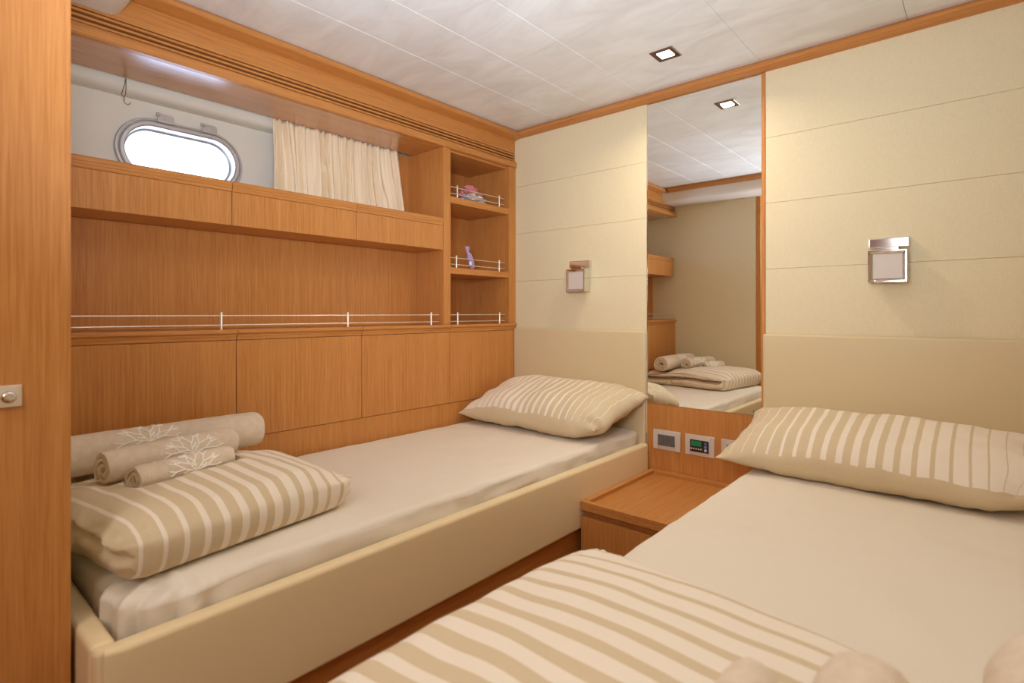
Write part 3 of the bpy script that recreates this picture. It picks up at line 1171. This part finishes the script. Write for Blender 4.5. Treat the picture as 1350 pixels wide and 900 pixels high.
# wire hook hanging from the soffit left of the porthole
t = thing('curtain_hook', 'thin wire hook hanging from the soffit left of the porthole', 'hook', (-2.195, .53, 1.84))
loop = [(-2.195, .541, 1.8405), (-2.195, .538, 1.82), (-2.196, .533, 1.797), (-2.196, .530, 1.786), (-2.196, .5325, 1.779), (-2.196, .5375, 1.779), (-2.196, .541, 1.786), (-2.196, .5425, 1.812), (-2.195, .542, 1.8405)]
obj('wire_loop', tube(loop, .0012, 8), WIRE, t, smooth=True)
hk = [(-2.196, .537, 1.780), (-2.196, .537, 1.770), (-2.196, .536, 1.764), (-2.196, .540, 1.757), (-2.196, .546, 1.754), (-2.196, .552, 1.757), (-2.196, .555, 1.764)]
obj('hook', tube(hk, .0013, 8), WIRE, t, smooth=True)

# ------------------------------------------------------------------ wardrobe at the left edge
t = thing('wardrobe', 'tall wooden wardrobe with push latch at the left edge of the photo', 'wardrobe', (-1.75, -.2, 0))
obj('carcass', box(-2.2, -1.3005, -.8, YF - .0215, 0, ZC - .001), WZ, t)
obj('corner_post', box(-1.3105, -1.3005, .185, YF - .001, 0, 1.926, .0005), WZ, t)
d = obj('door', box(-1.30, -1.28, -.36, YF - .0015, .06, 1.81, .0012), WZ, t)
obj('door', box(-1.30, -1.28, -.36, YF - .0015, 1.814, 1.926, .0012), WZ, t)
LY, LZ = .143, .905
l = obj('latch', box(-1.2797, -1.277, LY - .019, LY + .019, LZ - .019, LZ + .019, .001), STEEL, d)
obj('knob', lathe([(0, .010), (.004, .010), (.006, .0095), (.012, .0105), (.016, .010), (.018, .008), (.0185, .004)], (-1.277, LY, LZ), 'x', 28), CHROME, d, smooth=True, angle=50)

# ------------------------------------------------------------------ small things on the shelves
t = thing('wrapped_sweets', 'red and silver cellophane packet behind the top shelf rail', 'packet', (-2.03, 2.02, 1.6125))


def crumple(c, s, seed, n=3, amp=.35):
    b = bmesh.new()
    bmesh.ops.create_icosphere(b, subdivisions=n, radius=1)
    for v in b.verts:
        k = 1 + amp * noise.noise(v.co * 2.4 + Vector((seed, 0, 0))) + amp * .6 * noise.noise(v.co * 5 + Vector((0, seed, 0)))
        v.co = Vector((c[0] + v.co.x * s[0] * k, c[1] + v.co.y * s[1] * k, max(c[2] + v.co.z * s[2] * k, 1.6127)))
    return b


obj('silver_wrapper', crumple((-2.01, 2.015, 1.634), (.034, .075, .026), 3, 4, .5), SILV, t)
obj('red_wrapper', crumple((-2.055, 2.03, 1.668), (.030, .062, .032), 7, 4, .7), REDC, t)
fan = bmesh.new()
for k in range(7):
    a0, a1 = -.9 + k * .26, -.9 + (k + 1) * .26
    dx = .008 * (-1) ** k
    p0 = fan.verts.new((-2.05, 2.035, 1.66))
    p1 = fan.verts.new((-2.05 + dx, 2.035 + .075 * math.sin(a0), 1.66 + .060 * math.cos(a0)))
    p2 = fan.verts.new((-2.05 - dx, 2.035 + .075 * math.sin(a1), 1.66 + .060 * math.cos(a1)))
    fan.faces.new((p0, p1, p2))
fo = obj('gathered_top', fan, REDC, t)
fo.modifiers.new('thickness', 'SOLIDIFY').thickness = .001

t = thing('lavender_sachet', 'lilac cloth sachet tied at the neck, leaning on the middle shelf', 'sachet', (-2.0, 1.97, 1.2695))
pa = [(-1.99, 1.985, 1.2775), (-1.99, 1.980, 1.300), (-1.99, 1.971, 1.325), (-1.99, 1.962, 1.345), (-1.99, 1.957, 1.353), (-1.99, 1.954, 1.360), (-1.99, 1.952, 1.372), (-1.99, 1.951, 1.386)]
obj('pouch', tube(pa[:5], [.013, .0165, .016, .013, .006], 16), LILAC, t, smooth=True)
neck = tube(pa[4:], [.006, .007, .013, .017], 16)
for v in neck.verts:
    v.co.x = -1.99 + (v.co.x + 1.99) * .4
obj('neck_frill', neck, LILAC, t, smooth=True)
obj('tie', tube([(-1.99 + .0075 * math.cos(a), 1.957 + .0075 * math.sin(a), 1.353) for a in [k * PI / 6 for k in range(13)]], .0015, 6), PAPER, t)
obj('paper_tag', lathe([(0, .010), (.001, .010), (.0015, .009)], (-1.972, 1.955, 1.300), 'x', 16), PAPER, t)
